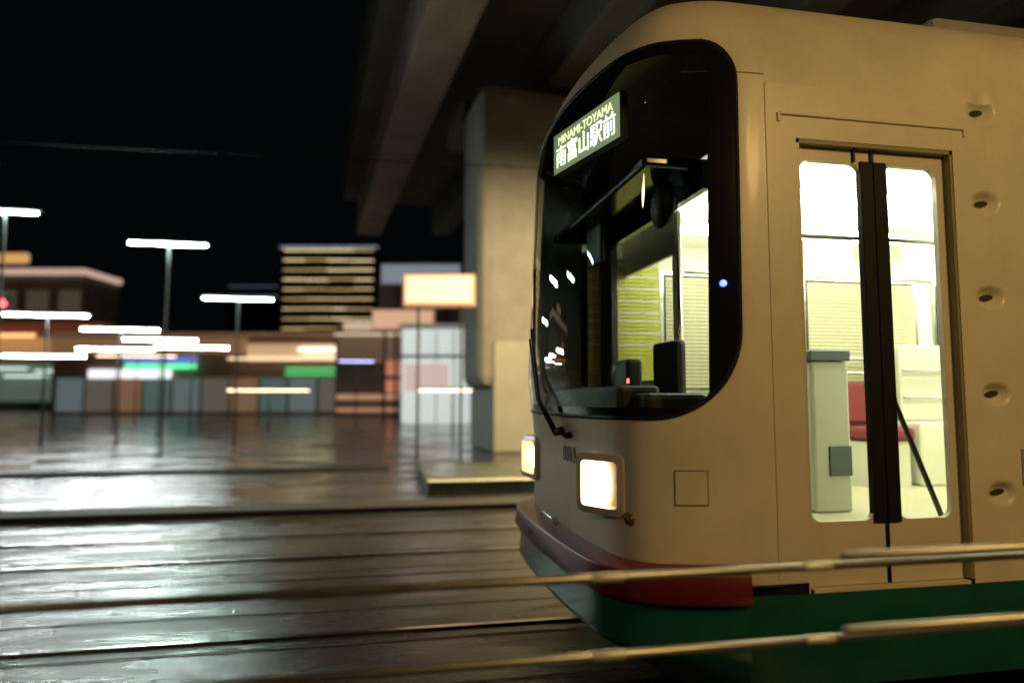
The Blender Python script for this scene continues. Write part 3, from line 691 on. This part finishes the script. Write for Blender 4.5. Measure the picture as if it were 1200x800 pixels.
for a in range(11):
    pxa = X0 + 6 + a * 34
    o_ = panel(t, 'shop_window', d, X0, pxa, pxa + 31, 443, 482, mat('shop_glow_%d' % (a % 4), [(.1, .1, .1), (.08, .07, .06), (.1, .06, .04), (.06, .08, .08)][a % 4], .3, emit=[.13, .09, .17, .11][a % 4], ecol=[(.7, .9, .9), (1, .9, .7), (1, .55, .3), (.6, .9, .8)][a % 4]), -.08, .06)
    q = MB(); xa = wx(pxa, X0, d)
    z = xa - .1; q.box((z, -.14, 0), (z + .12, -.01, zz(444, d)), bwall); q.build('shop_frame', o_)
# office tower
d = 240; X0 = 326
t, wl = bld('office_tower', X0, 438, d, 'dark office tower with stacked rows of lit windows', 'building')
q = MB(); q.box((0, 0, 0), (wl, 25, zz(290.5, d)), mat('tower_wall', (.05, .05, .05), .8)); q.build('wall', t)
rows = [293.5, 304.8, 316.3, 327.6, 339, 350.6, 361.8, 373.3, 384.6]
wm = [mat('tower_window_%d' % k, (.4, .3, .15), .5, emit=[.8, 1.15, 1.6][k], ecol=[(1, .66, .26), (1, .70, .32), (1, .76, .42)][k]) for k in range(3)]
nwin = 0
for r, y in enumerate(rows):
    cuts = [X0 + 2, X0 + random.uniform(24, 34), X0 + random.uniform(52, 60), X0 + random.uniform(78, 90), X0 + 109]
    for xa, xb in zip(cuts, cuts[1:]):
        dy = random.uniform(-.5, .5); panel(t, 'window', d, X0, xa + .4, xb - .5, y - .55 + dy, y + .65 + dy, random.choice(wm), -.25, .2)
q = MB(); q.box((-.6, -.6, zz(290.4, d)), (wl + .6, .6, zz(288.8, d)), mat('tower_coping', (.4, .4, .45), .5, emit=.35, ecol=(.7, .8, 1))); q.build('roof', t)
# apartment slab left of it, barely lit
d = 320; X0 = 262
t, wl = bld('apartment_block', X0, 324, d, 'barely visible dark block at the left foot of the office tower', 'building')
q = MB(); q.box((0, 0, 0), (wl, 20, zz(334, d)), mat('tower_wall', (.05, .05, .05), .8)); q.build('wall', t)
panel(t, 'lit_landing', d, X0, X0 + 2, 322, 346, 348.5, mat('landing', (.1, .1, .12), .5, emit=.10, ecol=(.7, .8, 1)), -.4, .3)
panel(t, 'lit_landing', d, X0, X0 + 2, 322, 335, 336.5, mat('landing', (.1, .1, .12), .5, emit=.06, ecol=(.7, .8, 1)), -.4, .3)
# sign building
d = 52; X0 = 392
t, wl = bld('station_building', X0, 556, d, 'brown shop building right of the tower, carrying large glowing signs', 'building')
q = MB(); q.box((0, 0, 0), (wl, 12, zz(376, d)), mat('dark_brown_wall', (.20, .15, .11), .8, noise=.3, nscale=.4)); q.build('wall', t)  # dark brown wall with random tone
q = MB(); q.box((wx(441, X0, d), .3, zz(376, d) + .01), (wl, 12, zz(332, d)), MATS['dark_brown_wall']); q.build('upper_floor', t)
q = MB(); q.box((wx(440, X0, d), .2, zz(332, d) + .01), (wl + .2, 12, zz(330, d)), bwall, bev=.05); q.build('roof', t)
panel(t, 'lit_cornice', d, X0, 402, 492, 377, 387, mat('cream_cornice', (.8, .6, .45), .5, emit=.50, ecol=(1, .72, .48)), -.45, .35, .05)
panel(t, 'light_strip', d, X0, 392, 500, 391, 393.5, lamp_mat('cornice_strip', (1, .75, .5), .75), -.5, .25)
panel(t, 'shop_band', d, X0, 396, 470, 396, 425, mat('brown_shop_band', (.3, .2, .13), .6, emit=.07, ecol=(1, .6, .35)), -.2, .15)
panel(t, 'red_panel', d, X0, 453, 472, 423, 440, mat('red_lit_panel', (.6, .2, .12), .5, emit=.45, ecol=(1, .36, .2)), -.5, .3)
panel(t, 'red_panel', d, X0, 453, 472, 445, 460, mat('red_lit_panel', (.6, .2, .12), .5, emit=.45, ecol=(1, .36, .2)), -.5, .3)
panel(t, 'shop_counter_light', d, X0, 396, 468, 462, 468, mat('counter_glow', (.5, .3, .2), .5, emit=.40, ecol=(1, .5, .3)), -.5, .3)
panel(t, 'shop_counter_light', d, X0, 396, 468, 478, 482, mat('counter_glow', (.5, .3, .2), .5, emit=.40, ecol=(1, .5, .3)), -.5, .3)
d = 46
def billboard(px0, px1, py0, py1, d, face, edge_, lab, legs=True, border=None, lines=0, name='billboard'):
    t, wl = bld(name, px0, px1, d, lab, 'sign', None)
    z0, z1 = zz(py1, d), zz(py0, d)
    q = MB(); q.box((0, .02, z0), (wl, .5, z1), edge_, bev=.03); q.build('sign_case', t)
    q = MB(); e = .002 * d + .02; q.box((e, -.03, z0 + e), (wl - e, .015, z1 - e), face, bev=.01); q.build('sign_face', t)
    if border:
        q = MB(); q.box((.12, -.05, z0 + .10), (wl - .12, -.035, z1 - .10), border); q.build('sign_panel', t)
    if legs:
        q = MB()
        for x in (wl * .2, wl * .8): q.tube([(x, .3, 0), (x, .3, z0 + .05)], .002 * d, polem, 8)
        q.build('sign_legs', t)
    return t
billboard(470, 556, 320.5, 358, 17, mat('peach_sign', (.8, .5, .35), .5, emit=.70, ecol=(1, .58, .34)), mat('sign_case_edge', (.5, .3, .2), .5, emit=.25, ecol=(1, .5, .3)), 'largest glowing peach sign, in front of the pale pillar', border=mat('peach_sign_inner', (.8, .6, .45), .5, emit=.98, ecol=(1, .68, .45)))
billboard(434, 508, 362, 386, 48, mat('peach_sign_small', (.8, .5, .35), .5, emit=.60, ecol=(1, .58, .36)), mat('sign_case_edge', (.5, .3, .2), .5, emit=.25, ecol=(1, .5, .3)), 'smaller glowing peach sign, lower left of the largest one')
billboard(443, 540, 308, 334, 49.5, mat('blue_grey_sign', (.2, .25, .35), .5, emit=.24, ecol=(.75, .85, 1)), mat('blue_grey_case', (.2, .22, .28), .6), 'dim blue grey sign behind the largest peach sign')
# white lit entrance pavilion
d = 38; X0 = 470
t, wl = bld('glass_pavilion', X0, 552, d, 'white lit glass pavilion at the foot of the pale pillar', 'kiosk')
wh = mat('milky_lit_glass', (.6, .65, .62), .35, emit=.62, ecol=(.88, .95, .90))
q = MB(); q.box((0, 0, zz(490, d) * 0 + .05), (wl, 3.5, zz(386, d)), wh, bev=.03); q.build('glass_wall', t)
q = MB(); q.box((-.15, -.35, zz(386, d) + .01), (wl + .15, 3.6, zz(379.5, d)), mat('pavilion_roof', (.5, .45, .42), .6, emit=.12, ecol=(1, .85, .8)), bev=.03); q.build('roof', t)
q = MB(); q.box((-.12, -.4, zz(419, d)), (wl + .5, .1, zz(416, d)), polem); q.build('canopy', t)
panel(t, 'poster', d, X0, 474, 526, 426, 459, mat('pink_poster', (.6, .45, .42), .5, emit=.55, ecol=(1, .74, .68)), -.10, .08)
for k in range(5):
    q = MB(); x = wl * k / 4; q.box((x - .03, -.06, .05), (x + .03, -.01, zz(387, d)), mat('mullion', (.35, .38, .36), .4)); q.build('mullion', t)
# ------------------------------------------------------------------ traffic light
c = at(4, 355, 24)
t = empty('traffic_light', (c.x, c.y, 0), 0, 'horizontal traffic light showing red at the left border', 'traffic light')
q = MB(); q.tube([(-1.9, .25, 0), (-1.9, .25, c.z + .3)], [.09, .07], polem, 10); q.tube([(-1.9, .25, c.z + .1), (.0, .25, c.z + .05)], .04, polem, 8); q.build('post', t)
q = MB(); q.box((-1.0, -.1, c.z - .22), (.28, .12, c.z + .22), darkp, bev=.1); q.build('signal_head', t)
for k, (x, mm) in enumerate(((0, lamp_mat('red_signal', (1, .05, .07), 3.2)), (-.38, mat('amber_off', (.08, .05, .01), .3)), (-.76, mat('green_off', (.01, .06, .04), .3)))):
    q = MB(); q.tube([(x, -.10, c.z), (x, -.125, c.z), (x, -.135, c.z)], [.165, .16, .05], mm, 20); lo_ = q.build('signal_lens', t)
    q = MB(); vs = []; 
    for j in range(13):
        a = math.pi * j / 12; vs += [(x + .19 * math.cos(a), -.11, c.z + .19 * math.sin(a)), (x + .19 * math.cos(a), -.32, c.z + .19 * math.sin(a))]
    q.add(vs, [[2 * j, 2 * j + 1, 2 * j + 3, 2 * j + 2] for j in range(12)], darkp, True); q.build('signal_hood', lo_)
# ------------------------------------------------------------------ tram stop platform behind the tram
t = empty('tram_stop', (0, 0, 0), 0, 'low wet tram stop platform seen left of the headlights', 'platform')
q = MB(); q.box((.8, 10.6, 0), (22, 13.6, .20), pave, bev=.02); q.build('platform_slab', t)
q = MB(); q.box((.8, 10.585, .204), (22, 10.85, .212), mat('pale_edge', (.5, .5, .42), .35, noise=.2), bev=.003); q.build('platform_edge', t)
# ------------------------------------------------------------------ guard rail right in front of the camera
def guard(x0, x1, y, zs_, r, posts, joints, lab):
    t = empty('guard_rail', (x0, y, 0), 0, lab, 'guard rail', 'steel guard rails beside the track')
    for z in zs_:
        q = MB(); q.tube([(0, 0, z), (.01, 0, z), (x1 - x0 - .01, 0, z), (x1 - x0, 0, z)], [r * .6, r, r, r * .6], galv, 14); o = q.build('rail_bar', t)
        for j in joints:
            q = MB(); q.tube([(j - x0 - .055, 0, z), (j - x0 - .05, 0, z), (j - x0 + .05, 0, z), (j - x0 + .055, 0, z)], [r, r * 1.15, r * 1.15, r], mat('pipe_highlight', (.80, .76, .66), .45, metal=.4), 14); q.build('glint_collar', o)  # paler collar painting a highlight on the pipe
    for p in posts:
        q = MB(); q.tube([(p - x0, 0, -.05), (p - x0, 0, max(zs_) + r)], r * 1.4, galv, 14); q.build('post', t)
v, f_ = ray(600, 683)
GY = 2.12
def gz(px, py):
    v, f_ = ray(px, py); k = GY / v.y; return CH + v.z * k, v.x * k
zu, _ = gz(600, 682); zl, _ = gz(700, 768)
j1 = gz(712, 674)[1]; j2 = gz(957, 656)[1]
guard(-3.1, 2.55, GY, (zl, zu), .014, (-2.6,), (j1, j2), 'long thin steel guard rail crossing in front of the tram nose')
def gz2(px, py, y):
    v, f_ = ray(px, py); k = y / v.y; return CH + v.z * k, v.x * k
y2 = 1.80
zu2, xs2 = gz2(1080, 646, y2); zl2, _ = gz2(1100, 730, y2)
guard(gz2(985, 650, y2)[1], 5.2, y2, (zl2, zu2), .013, (2.6, 4.6), (), 'thicker nearer guard rail starting in front of the tram door')
# ------------------------------------------------------------------ lamps that light the scene from behind the camera
def post_lamp(x, y, h, colr, power, lab, size=.25, kind='SPOT'):
    t = empty('sodium_lamp', (x, y, 0), 0, lab, 'street lamp')
    q = MB(); q.tube([(0, 0, 0), (0, 0, h * .6), (0, 0, h + .25)], [.08, .06, .05], polem, 10); q.tube([(0, 0, h + .25), (0, .5, h + .35), (0, .9, h + .3)], .035, polem, 8); q.build('post', t)
    q = MB(); q.tube([(0, .7, h + .30), (0, 1.3, h + .28)], [.12, .16], polem, 16); q.build('lamp_shade', t)
    q = MB(); q.tube([(0, .8, h + .12), (0, 1.2, h + .10)], [.09, .10], lamp_mat('sodium_glass', colr, 12), 14); q.build('lamp_glass', t)
    ld = bpy.data.lights.new('lamp_light', kind); ld.energy = power; ld.color = colr; ld.shadow_soft_size = size
    if kind == 'SPOT': ld.spot_size = R(165); ld.spot_blend = .4
    lo_ = bpy.data.objects.new('lamp_light', ld); COL.objects.link(lo_); lo_.parent = t; lo_.location = (0, 1.0, h - .06); lo_.rotation_euler = (R(30), 0, 0)
post_lamp(4.2, -3.2, 4.6, (1, .63, .22), 570, 'sodium lamp behind the photographer, lighting the side of the tram', .5)
post_lamp(-5.5, -1.5, 5.2, (1, .70, .48), 230, 'unseen warm lamp added at the left, filling the tram front and viaduct', .25, 'POINT')  # added fill lamp for the city light on tram front and viaduct
post_lamp(4.5, 9.2, 5.5, (1, .74, .38), 5500, 'warm lamp hidden behind the tram, lighting the pale pillar')
# warm glow of the headlights on the ground
